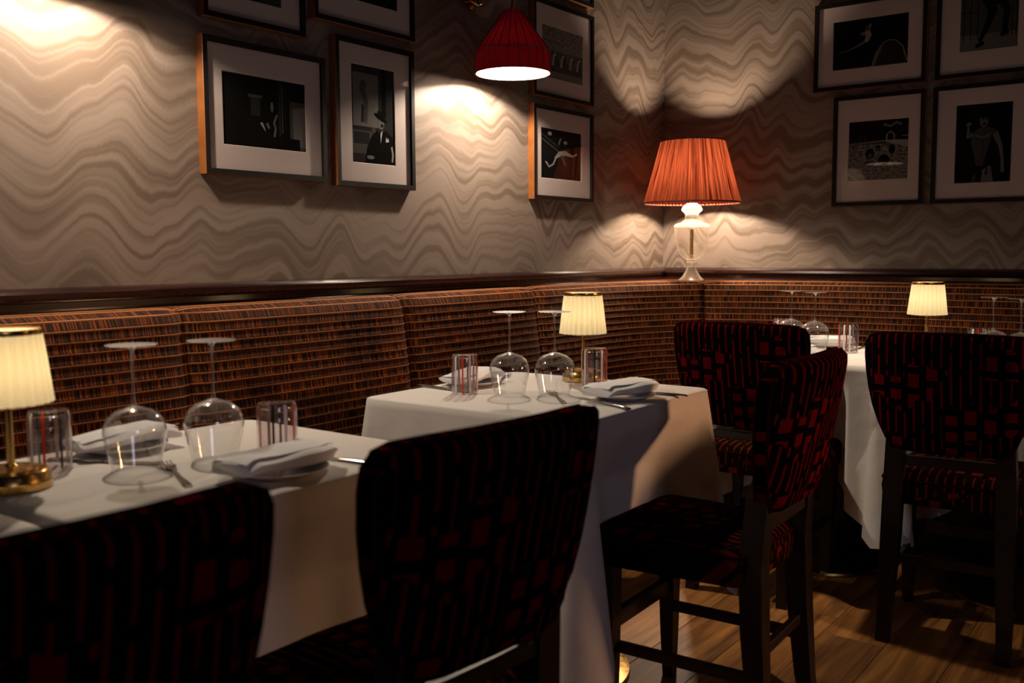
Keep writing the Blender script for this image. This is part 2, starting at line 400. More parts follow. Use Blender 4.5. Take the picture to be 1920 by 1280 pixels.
def panel(s0, s1, name, k):
    mb = MB(); n = max(10, int((s1-s0)/.035)); rings = []; uvr = []
    rnd = random.Random(k); dz = rnd.uniform(-.0025, .0025)
    for q in range(n+1):
        t = q/n; s = s0+.0015+(s1-s0-.003)*t; p, nn = at(s)
        e = min(t, 1-t)*(s1-s0); pin = -.022*exp(-(e/.022)**1.3) + .006*sin(pi*t)
        ring = []; ur = []
        for o, z, vv in crest+backprof:
            f = min(1, max(0, (vv+.2)/2.2))
            oo = o+pin*f; ring.append((p.x+nn.x*oo, p.y+nn.y*oo, z+dz+(pin*.25 if f < .95 else 0))); ur.append((s, vv+20))
        zb = backprof[-1][1]
        ring.append((p.x+nn.x*-.006, p.y+nn.y*-.006, zb)); ur.append((s, 0))
        rings.append(ring); uvr += ur
    m = len(rings[0]); vs = [p for r in rings for p in r]; fs = []
    for i in range(len(rings)-1):
        for j in range(m): kx = (j+1) % m; fs.append((i*m+j, (i+1)*m+j, (i+1)*m+kx, i*m+kx))
    fs += [tuple(range(m)), tuple((len(rings)-1)*m+j for j in range(m))[::-1]]
    mb.add(vs, fs, uvr)
    return mb.build(name, M['banq'], ban, angle=60)
for k in range(len(seams_s)-1): panel(seams_s[k], seams_s[k+1], 'backrest_panel', k)
# fabric covered ledge between panels and wall
mb = MB(); rings = []; uvs = []
for k, (p, nn) in enumerate(path):
    corner = 61 <= k <= 91
    if p.y < 3.43 and abs(p.x-LX) < 1e-4: q = Vector((X0+.013, p.y))
    elif abs(p.y-RY) < 1e-4: q = Vector((p.x, Y1-.013))
    else:
        t = (arc[k]-arc[60])/(arc[91]-arc[60]) if k <= 91 else 1
        q = Vector((X0+.013+max(0, (t-.5)*2)*(-1.38-X0), min(Y1-.013, 3.42+min(1, t*2)*(Y1-.013-3.42)))) if t < 1 else Vector((p.x, Y1-.013))
    pp = p-nn*.008
    r = [(pp.x, pp.y, .99), (q.x, q.y, .99), (q.x, q.y, .93), (pp.x, pp.y, .93)]
    rings.append(r)
mb.loft(rings, caps=True, uvf=lambda p: (p[0]*1.0+p[1], (p[0]-p[1])/PER))
mb.build('top_ledge', M['banq'], ban, smooth=False)
# seat cushions and plinth
sprof = [(.16, .30), (.16, .43), (.20, .462), (.52, .470), (.565, .462), (.585, .44), (.585, .33), (.56, .30)]
seat_s = [0, *[seams_s[k] for k in (2, 4, 6)], arc[arc_of((-1.6, 4.24))], arc[arc_of((-.4, 4.27))], arc[arc_of((1.1, 4.27))], arc[-1]]
for k in range(len(seat_s)-1):
    mb = MB(); rings = []; uvr = []
    n = 26
    for q in range(n+1):
        p, nn = at(seat_s[k]+.003+(seat_s[k+1]-seat_s[k]-.006)*q/n)
        kk = .0 if q not in (0, n) else -.006
        rings.append([(p.x+nn.x*o, p.y+nn.y*o, z+kk*(z > .4)) for o, z in sprof])
        acc = 0
        for j, (o, z) in enumerate(sprof):
            if j: acc += math.dist(sprof[j], sprof[j-1])
            uvr.append((seat_s[k]+q*.04, acc/PER))
    m = len(sprof); vs = [p for r in rings for p in r]; fs = []
    for i in range(n):
        for j in range(m): kx = (j+1) % m; fs.append((i*m+j, (i+1)*m+j, (i+1)*m+kx, i*m+kx))
    fs += [tuple(range(m)), tuple(n*m+j for j in range(m))[::-1]]
    mb.add(vs, fs, uvr); mb.build('seat_cushion', M['banq'], ban, angle=35)
mb = MB(); sweep(mb, [(-.03, 0), (.50, 0), (.50, .08), (.56, .08), (.56, .30), (-.03, .30)], [(tuple(p), tuple(nn)) for p, nn in path]); mb.build('plinth', M['chairwood'], ban, smooth=False)

# ------------------------------------------------------------------ pictures
def ell(cx, cy, rx, ry, a0=0, a1=2*pi, n=14, rot=0):
    out = []
    for k in range(n):
        a = a0+(a1-a0)*k/(n if a1-a0 > 6.2 else n-1); x = rx*cos(a); y = ry*sin(a)
        out.append((cx+x*cos(rot)-y*sin(rot), cy+x*sin(rot)+y*cos(rot)))
    return out
def strip(pts, wd):
    L = []; R = []
    for i, p in enumerate(pts):
        a = pts[max(i-1, 0)]; b = pts[min(i+1, len(pts)-1)]; dx, dy = b[0]-a[0], b[1]-a[1]; l = math.hypot(dx, dy) or 1
        w_ = wd[i] if isinstance(wd, list) else wd
        L.append((p[0]-dy/l*w_, p[1]+dx/l*w_)); R.append((p[0]+dy/l*w_, p[1]-dx/l*w_))
    return Strip(L+R[::-1])
class Strip(list): pass
def rc(x0, y0, x1, y1): return [(x0, y0), (x1, y0), (x1, y1), (x0, y1)]
PICS = {
 'sculptor': (0, [(1, rc(.33, .45, .44, .72)), (2, rc(.30, .70, .47, .74)), (2, rc(.80, .0, 1, .72)), (3, [(.84, .1), (1, .05), (1, .66), (.84, .62)]), (1, rc(.66, .2, .69, 1)), (2, rc(.70, .25, .715, .95)), (1, rc(.74, .3, .75, .9)),
     (1, strip([(.60, .80), (.80, .72)], .012)), (0, ell(.53, .62, .055, .12)), (3, ell(.58, .60, .018, .075)), (0, [(.33, 0), (.38, .34), (.50, .44), (.62, .36), (.68, 0)]), (4, [(.43, .36), (.46, .30), (.50, .24), (.48, .32), (.46, .37)]), (3, [(.50, .36), (.53, .28), (.55, .30), (.53, .37)]), (3, strip([(.60, .18), (.62, .30), (.60, .38), (.64, .50)], .012)), (0, rc(.70, 0, .92, .18))]),
 'tophat': (1, [(3, rc(.04, .38, .62, .92)), (2, strip([(.22, .80), (.34, .62), (.30, .42)], .05)), (2, ell(.27, .80, .07, .05)), (1, strip([(.26, .60), (.24, .42)], .025)), (2, rc(0, .10, .48, .34)), (1, rc(.05, .20, .40, .32)), (0, rc(.70, .50, .80, 1)), (1, rc(.86, .45, .9, 1)),
     (0, [(.30, 0), (.34, .16), (.42, .26), (.56, .36), (.62, .33), (.80, .36), (.98, .28), (1, 0)]), (3, ell(.68, .43, .075, .062)), (1, ell(.70, .41, .04, .02)), (0, ell(.67, .487, .16, .028, rot=-.25)), (0, [(.60, .49), (.60, .56), (.76, .55), (.77, .48)]), (5, [(.66, .33), (.71, .36), (.66, .22)]), (5, [(.78, .24), (.86, .25), (.84, .29), (.81, .27), (.79, .30)]), (2, ell(.50, .35, .05, .03)), (3, ell(.42, .07, .09, .02)), (4, strip([(.93, .04), (.95, .12), (.92, .2)], .02))]),
 'group': (2, [(6, rc(0, .55, 1, 1)), (0, rc(0, .14, 1, .34)), (3, rc(0, 0, 1, .14)), (1, rc(.05, .70, .45, .715))] + [q for k, x in enumerate((.12, .32, .52, .74, .92)) for q in ((1 if k % 2 else 0, strip([(x, .2), (x, .52)], .07)), (4, strip([(x-.06, .25), (x-.03, .45), (x+.02, .50)], .025)), (3, ell(x, .57, .035, .04)))]),
 'dancer': (0, [(2, strip([(0, .80), (.55, .50)], .012)), (2, strip([(.02, .88), (.45, .64)], .006)), (4, ell(.22, .90, .05, .04)), (1, strip([(.5, .9), (.75, .75)], .01)), (0, strip([(.48, .66), (.58, .62), (.68, .55)], .08)), (4, ell(.60, .76, .045, .035)), (3, strip([(.44, .70), (.46, .78), (.50, .84)], .02)), (4, strip([(.34, .42), (.46, .52), (.60, .55), (.78, .50), (.90, .56)], [.02, .05, .05, .02, .02])), (4, strip([(.12, .34), (.20, .24), (.30, .30), (.36, .42)], .018)), (2, strip([(.5, .5), (.6, .3)], .03))]),
 'singer': (0, [(4, [(.42, .52), (.44, .62), (.42, .70), (.46, .84), (.52, .88), (.49, .74), (.52, .66), (.49, .55), (.46, .50)]), (3, [(.40, .64), (.36, .68), (.40, .73), (.44, .70)]), (2, ell(.46, .80, .03, .06)), (3, strip([(.07, .34), (.20, .38), (.35, .46), (.42, .52)], [.008, .010, .018, .02])), (1, [(.54, 0), (.58, .30), (.66, .46), (.78, .50), (.90, .42), (1, .1), (1, 0)]), (3, strip([(.54, 0), (.60, .26), (.66, .42)], [.02, .03, .012])), (4, strip([(.66, .44), (.74, .50), (.84, .48), (.93, .34), (.985, .06)], .007)), (2, ell(.58, .74, .01, .012))]),
 'pool': (1, [(0, rc(0, .66, 1, 1)), (6, rc(0, 0, 1, .60)), (3, [(0, .60), (.62, .63), (.62, .66), (0, .63)]), (4, [(.62, .63), (1, .52), (1, .64), (.64, .66)]), (4, strip([(.64, .62), (.64, .74), (.70, .80), (.76, .74), (.76, .62)], .010)), (2, strip([(.18, .6), (.18, .74), (.28, .73), (.28, .62)], .008)), (3, strip([(.58, .92), (.7, .88), (.8, .94), (.88, .9)], .02)), (3, [(0, .15), (.12, .26), (.30, .30), (.18, .22), (.05, .12)]),
     (0, ell(.37, .44, .075, .09)), (2, ell(.37, .41, .04, .05)), (0, ell(.50, .53, .045, .055)), (2, ell(.50, .51, .025, .035)), (0, ell(.73, .50, .055, .08)), (0, ell(.60, .33, .10, .09)), (0, ell(.38, .28, .10, .03)), (3, rc(.89, .70, 1, .72)), (2, strip([(.1, .52), (.1, .6)], .01))]),
 'frontman': (0, [(3, ell(.50, .78, .075, .085)), (0, ell(.50, .86, .10, .05)), (1, ell(.47, .80, .02, .012)), (1, ell(.54, .80, .02, .012)), (1, ell(.51, .74, .035, .018)), (2, [(.44, .70), (.30, .64), (.28, .50), (.34, .36), (.38, .22), (.62, .20), (.60, .40), (.66, .56), (.72, .66), (.58, .70)]), (3, strip([(.34, .60), (.50, .57), (.62, .61)], .012)), (1, strip([(.49, .54), (.49, .34)], .008)), (0, [(.66, .64), (.58, .42), (.50, .22), (.66, .18), (.72, .4)]), (3, strip([(.70, .62), (.80, .46), (.84, .28), (.85, .12)], [.05, .035, .025, .03])), (3, strip([(.30, .62), (.22, .58), (.24, .70)], .03)), (3, ell(.24, .74, .05, .035)), (0, ell(.28, .70, .035, .04)), (3, [(.48, .0), (.50, .16), (.64, .22), (.70, 0)]), (2, strip([(.34, 0), (.36, .10)], .03)), (1, strip([(.56, .1), (.58, .18)], .02))]),
 'dance': (2, [(3, rc(0, 0, 1, .22))] + [(0, rc(x, .15, x+.015, 1)) for x in (.06, .18, .30, .80, .88, .95)] + [(0, rc(0, .52, .32, .535)), (0, rc(.75, .62, 1, .635)), (0, [(.22, .75), (.26, 1), (.56, 1), (.54, .72)]), (3, rc(.34, .82, .50, .86)), (3, rc(.35, .90, .50, .93)), (0, strip([(.44, .74), (.56, .52), (.46, .30), (.34, .12)], [.10, .08, .05, .03])), (0, strip([(.44, .74), (.70, .66), (.80, .50), (.76, .20)], [.09, .08, .06, .04])), (0, strip([(.28, .06), (.42, .10)], .03)), (0, strip([(.70, .18), (.84, .22)], .03)), (0, strip([(.5, .93), (.72, .9), (.86, .94)], .03))]),
 'street': (1, [(0, rc(0, .3, .6, 1)), (2, rc(.62, 0, 1, .35)), (0, [(.3, 0), (.34, .5), (.56, .55), (.62, 0)]), (3, ell(.45, .66, .07, .1)), (2, strip([(.7, .4), (.75, .9)], .03))]),
 'portrait': (0, [(1, rc(.1, 0, .3, 1)), (3, ell(.55, .62, .14, .17)), (0, [(.25, 0), (.32, .34), (.48, .44), (.66, .43), (.84, .3), (.9, 0)]), (5, [(.50, .42), (.57, .38), (.60, .43), (.58, .20), (.54, .2)]), (2, ell(.66, .16, .07, .05))]),
}
def picture(wall, u0, u1, z0, z1, p0, p1, q0, q1, pic, label, group, border=.0165):
    """mat opening u0..u1, z0..z1 in the frame's front plane; photograph p0..p1, q0..q1. u = Y on the left wall, X on the far wall"""
    D = .030; cu, cz = (u0+u1)/2, (z0+z1)/2
    if wall == 'L': T = lambda u, z, d: (d, u-cu, z-cz); loc = (X0, cu, cz)
    else: T = lambda u, z, d: (u-cu, -d, z-cz); loc = (cu, Y1, cz)
    t = thing('framed_photograph', label, 'picture', loc, 0, group)
    b = border; mb = MB()
    o = [(u0-b, z0-b), (u1+b, z0-b), (u1+b, z1+b), (u0-b, z1+b)]; inn = [(u0, z0), (u1, z0), (u1, z1), (u0, z1)]
    rings = [[T(u, z, d) for u, z in pts] for pts, d in ((o, 0), (o, D-.001), ([(u0-b+.001, z0-b+.001), (u1+b-.001, z0-b+.001), (u1+b-.001, z1+b-.001), (u0-b+.001, z1+b-.001)], D), (inn, D), (inn, D-.012))]
    n = 4; vs = [p for r in rings for p in r]
    for i in range(4):
        mb.add([], [])
    fs = []; mi = []
    o_ = len(mb.v); mb.v += vs
    for i in range(4):
        for j in range(4):
            k = (j+1) % 4; mb.f.append([o_+i*4+j, o_+i*4+k, o_+(i+1)*4+k, o_+(i+1)*4+j]); mb.uv.append(None); mb.mi.append(1 if i >= 2 else 0)
    mb.f.append([o_+0, o_+1, o_+2, o_+3]); mb.uv.append(None); mb.mi.append(0)
    mb.build('frame', [M['framewood'], M['frameblack']], t, smooth=False)
    # mat board with bevelled window
    dm = D-.0105; mo = [(u0, z0), (u1, z0), (u1, z1), (u0, z1)]; pi_ = [(p0, q0), (p1, q0), (p1, q1), (p0, q1)]; e = .002
    pe = [(p0+e, q0+e), (p1-e, q0+e), (p1-e, q1-e), (p0+e, q1-e)]
    m2 = MB(); rr = [[T(u, z, d) for u, z in pts] for pts, d in ((mo, dm), (pi_, dm), (pe, dm-.002))]
    m2.loft(rr, caps=False); m2.build('mat_board', M['matboard'], t, smooth=False)
    bg, polys = PICS[pic]; m3 = MB(); dp = dm-.0022
    def A(x, y, l): return T(p0+(p1-p0)*x, q0+(q1-q0)*y, dp-.0012+l*.00004)
    m3.add([A(x, y, 0) for x, y in rc(0, 0, 1, 1)], [(0, 1, 2, 3)], mi=bg)
    for l, (gi, pts) in enumerate(polys):
        st = isinstance(pts, Strip)
        pts = [(min(max(x, 0), 1), min(max(y, 0), 1)) for x, y in pts]
        h = len(pts)//2
        if st:
            vs = [A(x, y, l+1) for x, y in pts]; N = len(vs)
            m3.add(vs, [(k, k+1, N-2-k, N-1-k) for k in range(h-1)], mi=gi)
        else:
            m3.add([A(x, y, l+1) for x, y in pts], [tuple(range(len(pts)))], mi=gi)
    m3.build('photograph', GREY, t, smooth=False)
    m4 = MB(); g0 = D-.0075; m4.add([T(u, z, g0) for u, z in mo], [(0, 1, 2, 3)]); m4.build('glass_pane', M['pane'], t, smooth=False)
    return t
gl = 'framed photographs on the left wall'; gr = 'framed photographs on the far wall'
picture('L', 1.683, 2.101, 1.3695, 1.7165, 1.7355, 2.042, 1.4385, 1.645, 'sculptor', 'large landscape picture low on the left wall, dim photo of a person by poles', gl)
picture('L', 2.176, 2.510, 1.3625, 1.801, 2.2365, 2.437, 1.424, 1.741, 'tophat', 'tall portrait picture on the left wall, photo of a seated man in top hat', gl)
picture('L', 1.691, 2.026, 1.799, 2.20, 1.75, 1.959, 1.855, 2.14, 'street', 'cut off picture at the top edge above the large landscape picture, left wall', gl)
picture('L', 2.094, 2.517, 1.867, 2.22, 2.155, 2.459, 1.941, 2.16, 'portrait', 'cut off picture at the top edge above the top hat portrait, left wall', gl)
picture('L', 3.259, 3.684, 1.783, 2.138, 3.314, 3.624, 1.850, 2.060, 'group', 'picture behind the wall sconce, photo of a row of people outdoors', gl)
picture('L', 3.256, 3.682, 1.364, 1.716, 3.305, 3.613, 1.4355, 1.643, 'dancer', 'picture left of the red lamp, dark photo of an outstretched arm, lamp mirrored in glass', gl)
picture('L', 3.259, 3.682, 2.205, 2.52, 3.31, 3.62, 2.27, 2.46, 'street', 'picture whose lower corner just shows at the top edge, above the row of people photo', gl)
picture('F', -1.535, -1.090, 1.858, 2.204, -1.4715, -1.149, 1.928, 2.141, 'singer', 'upper left picture of the far wall, dark photo of a singer at a microphone', gr, .0185)
picture('F', -1.4405, -1.087, 1.3445, 1.793, -1.392, -1.135, 1.438, 1.6975, 'pool', 'lower left picture of the far wall, photo of swimmers in a pool with a ladder', gr, .0185)
picture('F', -1.021, -.648, 1.343, 1.794, -.949, -.7335, 1.406, 1.7295, 'frontman', 'lower right picture of the far wall, photo of a bare chested singer holding a microphone', gr, .0185)
picture('F', -1.018, -.655, 1.858, 2.31, -.946, -.727, 1.9435, 2.24, 'dance', 'upper right picture of the far wall, photo of dancing legs before barred doors', gr, .0185)

# ------------------------------------------------------------------ wall sconces
def point(name, loc, power, color, rad, parent):
    l = bpy.data.lights.new(name, 'POINT'); l.energy = power; l.color = color; l.shadow_soft_size = rad
    o = bpy.data.objects.new(name, l); COL.objects.link(o); o.location = loc; o.parent = parent; return o
def sconce(y, label, power, rz=0, x=X0):
    t = thing('wall_sconce', label, 'wall lamp', (x, y, 1.771), rz, 'red shaded wall sconces'); dx = .204
    mb = MB()   # filigree wall plate of brass scrolls
    for sgn in (-1, 1):
        for cz, rr in ((.29, .028), (.34, .045), (.42, .040)):
            mb.tube([(.012+.012*sin(5*a), sgn*(.028+rr*.4+rr*(1-a/9)*cos(a)), cz+rr*(1-a/9)*sin(a)) for a in [k*.42 for k in range(20)]], .0045, 6)
    mb.tube([(.012+.006*sin(k), .03*sin(k*1.1)*(1-k/34), .27+.008*k*.6) for k in range(26)], .005, 6)
    for k in range(9): mb.tube([(.014, .022*cos(2*pi*k/9+j*.5), .280+.022*sin(2*pi*k/9+j*.5)+j*.002) for j in range(6)], .0035, 5)
    mb.box(0, .012, -.022, .022, .30, .48, bev=.004)
    mb.build('wall_plate', M['brass'], t)
    mb = MB(); mb.tube([(.012, 0, .37), (.05, 0, .40), (.11, 0, .405), (.165, 0, .37), (.195, 0, .31), (dx, 0, .26), (dx, 0, .215)], [.009, .008, .008, .007, .006, .004, .0085], 10); mb.build('arm', M['brass'], t)
    N = 96
    prof = [(.034, .222), (.038, .218), (.060, .182), (.098, .128), (.132, .078), (.1345, .072), (.136, .04), (.1365, 0)]
    rib = lambda a, z: .006*abs(sin(a*12))
    mb = MB().lathe(prof, N, (dx, 0, 0), rib=rib); ssh = mb.build('shade', M['sconceshade'], t, angle=80)
    mb = MB()
    for k in range(24):
        a = 2*pi*k/24; mb.tube([(dx+(r+.0008)*cos(a), (r+.0008)*sin(a), z) for r, z in prof[1:]], .0013, 4)
    mb.tube([(dx+.1345*cos(a), .1345*sin(a), .075) for a in [2*pi*k/48 for k in range(48)]], .0018, 5, closed=True)
    mb.build('shade_ribs', M['blackmetal'], ssh)
    mb = MB().lathe([(.030, .214), (.056, .178), (.094, .124), (.128, .074), (.131, .04), (.132, .001), (.136, .0)], 48, (dx, 0, 0)); mb.build('liner', M['liner'], ssh)
    mb = MB().lathe([(.034, .222), (.018, .226), (.006, .228), (.0, .228)], 24, (dx, 0, 0)); mb.build('top_cap', M['blackmetal'], t)
    mb = MB().lathe([(0, .062), (.016, .068), (.024, .084), (.02, .105), (.012, .125), (.012, .15), (0, .15)], 20, (dx, 0, 0)); mb.build('bulb', M['bulb'], t)
    point('bulb_light', (dx, 0, .055), power, (1, .825, .64), .018, t)
    return t
sconce(2.862, 'wall sconce with dark red ribbed shade and gold arm, hanging between the pictures', 46)
sconce(1.27, 'wall sconce just above the top left edge, only its light pool shows on the wall', 27)

# ------------------------------------------------------------------ red crystal table lamp
def pleated(prof, npl, amp, n, seed=0, mat_=None, name='shade', par=None, irregular=0):
    rnd = random.Random(seed); ph = [rnd.uniform(-1, 1)*irregular for _ in range(npl)]
    def rib(a, z):
        k = a/(2*pi)*npl; i = int(k) % npl; f = k-int(k)
        return amp*(abs(sin(pi*k))-.5+ph[i]*sin(2*pi*f)*.5)
    return MB().lathe(prof, n, rib=rib).build(name, mat_, par, angle=80)
rl = thing('table_lamp', 'large table lamp with red pleated shade on a cut crystal urn in the corner', 'lamp', (-2.02, 4.128, .993))
u = .00249
def px(r, y): return (r*u, (530-y)*u)
foot = [px(0, 530), px(23.5, 530), px(24, 528), px(17, 522), px(11, 512), px(8.5, 505), px(7, 503), px(9.5, 500), px(9.8, 496), px(7.5, 493), px(8.5, 491), px(0, 491)]
MB().lathe(foot, 32).build('foot', M['crystal'], rl)
flute = lambda a, z: -.035*abs(sin(a*6))
MB().lathe([px(0, 491), px(8, 491), px(13, 489), px(21, 482), px(27, 470), px(30.5, 455), px(32, 440), px(32.3, 430), px(0, 430)], 96, rib=flute).build('urn', M['urncrystal'], rl)
MB().lathe([px(0, 430), px(32.6, 429.5), px(33, 427), px(29, 424), px(20, 421), px(13.5, 416), px(12, 408), px(13.5, 404), px(18.5, 400), px(19.5, 397), px(17, 392), px(12, 389), px(10, 386), px(0, 386)], 48).build('neck', M['crystal'], rl)
MB().lathe([px(0, 489), px(3.6, 489), px(3.6, 434), px(0, 434)], 16).build('brass_rod', M['brass'], rl)
MB().lathe([px(0, 386), px(4, 386), px(4, 366), px(5.5, 366), px(5.5, 350), px(0, 350)], 16).build('lamp_holder', M['brass'], rl)
mb = MB(); mb.tube([(0, 0, px(0, 279)[1]), (0, 0, px(0, 268)[1])], .005, 8)
for k in range(3):
    a = 2*pi*k/3; mb.tube([(0, 0, px(0, 276)[1]), (57*u*cos(a), 57*u*sin(a), px(0, 274)[1])], .0016, 5)
for sg in (-1, 1): mb.tube([(0.0, sg*5*u, px(0, 360)[1]), (0, sg*22*u, px(0, 340)[1]), (0, sg*22*u, px(0, 300)[1]), (0, 0, px(0, 278)[1])], .0016, 5)
mb.build('harp', M['brass'], rl)
rsh = pleated([px(87.5, 385.5), px(80, 358), px(72, 328), px(64.5, 299), px(57.5, 272)], 76, .045, 76*8, 3, M['redshade'], 'shade', rl, .9)
for r, y in ((88.5, 385.5), (58, 272)):
    mb = MB(); mb.tube([(r*u*cos(a), r*u*sin(a), (530-y)*u) for a in [2*pi*k/64 for k in range(64)]], .0042, 8, closed=True); mb.build('trim', M['redtrim'], rsh)
MB().lathe([px(0, 350), px(5, 350), px(11, 338), px(11.5, 331), px(7, 322), px(0, 319)], 20).build('bulb', M['bulb'], rl)
point('bulb_light', (0, 0, (530-340)*u), 46, (1, .76, .54), .038, rl)

# ------------------------------------------------------------------ little cordless table lamps
def mini_lamp(loc, label):
    t = thing('cordless_table_lamp', label, 'lamp', loc, 0, 'cordless lamps with cream pleated shades')
    MB().lathe([(0, 0), (.0595, 0), (.0602, .002), (.0595, .012), (.0575, .0135), (.0545, .027), (.0525, .029), (.041, .0295), (.041, .033), (.010, .035), (.0065, .040), (0, .040)], 48).build('base', M['brass'], t)
    MB().lathe([(0, .034), (.0062, .036), (.0058, .14), (0, .14)], 16).build('stem', M['brass'], t)
    MB().lathe([(0, .133), (.050, .133), (.053, .1345), (.0535, .139), (.051, .140), (0, .138)], 40).build('shade_tray', M['brass'], t)
    N = 26
    rib = lambda a, z: .115*(abs(sin(a*N/2))-.6)
    sh = MB().lathe([(.0655, .137), (.0625, .163), (.0585, .20), (.0530, .246)], N*8, rib=rib).build('shade', M['creamshade'], t, angle=80)
    MB().lathe([(.0545, .2455), (.0550, .2465), (.0550, .2535), (.0545, .2545), (.0525, .2545), (.0525, .2455)], 48, caps=False).build('top_ring', M['brass'], sh)
    MB().lathe([(0, .253), (.030, .2528), (.0525, .252)], 32).build('diffuser', M['creamtop'], sh)
    point('bulb_light', (0, 0, .19), .46, (1, .74, .40), .012, t)
    return t
L1 = mini_lamp((-1.546, .738, .7605), 'leftmost cream pleated cordless lamp on the nearest table, cut by the left edge')
dup_l2 = dup(L1, (-1.486, 2.343, .7605), .4, 'cream pleated cordless lamp on the middle table in front of the striped banquette')
dup_l3 = dup(L1, (-.872, 3.70, .7605), 1.1, 'rightmost cream pleated cordless lamp, standing behind the dark chair back on the right')

# ------------------------------------------------------------------ glassware (upside down on the cloth)
def wine_glass():
    t = thing('wine_glass', '', 'glass', (0, 0, .7605), 0, 'upturned wine glasses')
    o = [(.0395, 0), (.0450, .025), (.0500, .048), (.0525, .066), (.0505, .082), (.0430, .095), (.0300, .1045), (.0150, .1095), (.0060, .1125), (.0036, .118)]
    i = [(.0030, .1118), (.0145, .1082), (.0294, .1033), (.0422, .0940), (.0496, .0814), (.0515, .066), (.0490, .048), (.0440, .025), (.0386, 0)]
    MB().lathe(o+i+[(.0395, 0)], 48).build('bowl', M['stem'], t, angle=60)
    MB().lathe([(.0036, .118), (.0028, .13), (.0024, .16), (.0024, .185), (.0030, .203), (.0055, .2115), (.0100, .2145)], 14).build('stem', M['stemrod'], t)
    MB().lathe([(.0100, .2145), (.0300, .2158), (.0425, .2166), (.0430, .2174), (.0300, .2180), (0, .2182)], 48).build('foot', M['stemrod'], t)
    return t
wg = wine_glass()
def tumbler():
    t = thing('tumbler', '', 'glass', (0, 0, .7605), 0, 'upturned striped tumblers')
    o = [(.0345, 0), (.0352, .03), (.0355, .07), (.0352, .096), (.0325, .1035), (.028, .105), (0, .1045)]
    i = [(0, .094), (.029, .094), (.0325, .090), (.0330, .06), (.0332, 0), (.0345, 0)]
    MB().lathe(o+i, 48).build('glass_body', M['tumbler'], t, angle=50)
    cols = ['stripe_red', 'stripe_white', 'stripe_white', 'stripe_dark', 'stripe_white', 'stripe_red', 'stripe_white', 'stripe_red', 'stripe_dark', 'stripe_white']
    rnd = random.Random(4)
    for k, c in enumerate(cols):
        a = 2*pi*k/len(cols)+rnd.uniform(-.12, .12); wd = .06 if c != 'stripe_white' else .085
        mb = MB(); z0 = rnd.uniform(.001, .006); vs = []
        for z in (z0, .03, .07, .094, .1025):
            r = .0359 if z < .098 else .0335
            for q in (-1, -.33, .33, 1): vs.append((r*cos(a+wd*q), r*sin(a+wd*q), z))
        vs += [(p[0]*.992, p[1]*.992, p[2]) for p in vs]
        fs = [(r_*4+q, r_*4+q+1, r_*4+q+5, r_*4+q+4) for r_ in range(4) for q in range(3)]
        mb.add(vs[:20], fs); mb.build('painted_stripe', M[c], t)
    return t
tb = tumbler()

# ------------------------------------------------------------------ cutlery, plates, napkins
def fork():
    t = thing('fork', '', 'cutlery', (0, 0, 0), 0, 'forks on the cloths')
    mb = MB(); prof = [(-.10, .0065, .0010), (-.09, .0075, .0012), (-.03, .0040, .0018), (.02, .0028, .004), (.035, .0040, .0055), (.045, .0105, .005), (.060, .0120, .0035)]
    rings = []
    for x, w_, z in prof: rings.append([(x, -w_, z), (x, 0, z-.0006), (x, w_, z), (x, w_*.8, z+.0016), (x, -w_*.8, z+.0016)])
    mb.loft(rings); mb.build('handle', M['steel'], t)
    for k in range(4):
        y = -.0095+k*.00633; mb = MB(); rings = []
        for x, w_, z in ((.058, .0022, .0037), (.075, .0017, .0022), (.090, .0015, .0018), (.104, .0008, .0035)):
            rings.append([(x, y-w_, z), (x, y+w_, z), (x, y+w_, z+.0017), (x, y-w_, z+.0017)])
        mb.loft(rings); mb.build('tine', M['steel'], t)
    return t
def knife():
    t = thing('knife', '', 'cutlery', (0, 0, 0), 0, 'knives on the cloths')
    mb = MB(); rings = []
    for x, w_, h in ((-.11, .004, .002), (-.105, .0075, .005), (-.08, .008, .0065), (-.03, .0065, .006), (.0, .0055, .005)):
        rings.append([(x, w_*cos(a), .0005+h/2+h/2*sin(a)) for a in [2*pi*k/10 for k in range(10)]])
    mb.loft(rings); mb.build('handle', M['steel'], t)
    mb = MB(); rings = []
    for x, y0, y1 in ((-.002, -.0055, .0055), (.02, -.0085, .006), (.07, -.0095, .006), (.10, -.008, .006), (.115, -.001, .0055)):
        rings.append([(x, y0, .002), (x, y1, .0014), (x, y1, .0036)])
    mb.loft(rings); mb.build('blade', M['steel'], t)
    return t
def plate():
    MBp = MB().lathe([(0, .001), (.045, .001), (.05, .0), (.055, .002), (.082, .0125), (.0825, .0145), (.080, .0145), (.056, .006), (.05, .005), (0, .0045)], 48)
    return tag(MBp.build('side_plate', M['china']), '', 'plate', 'side plates')
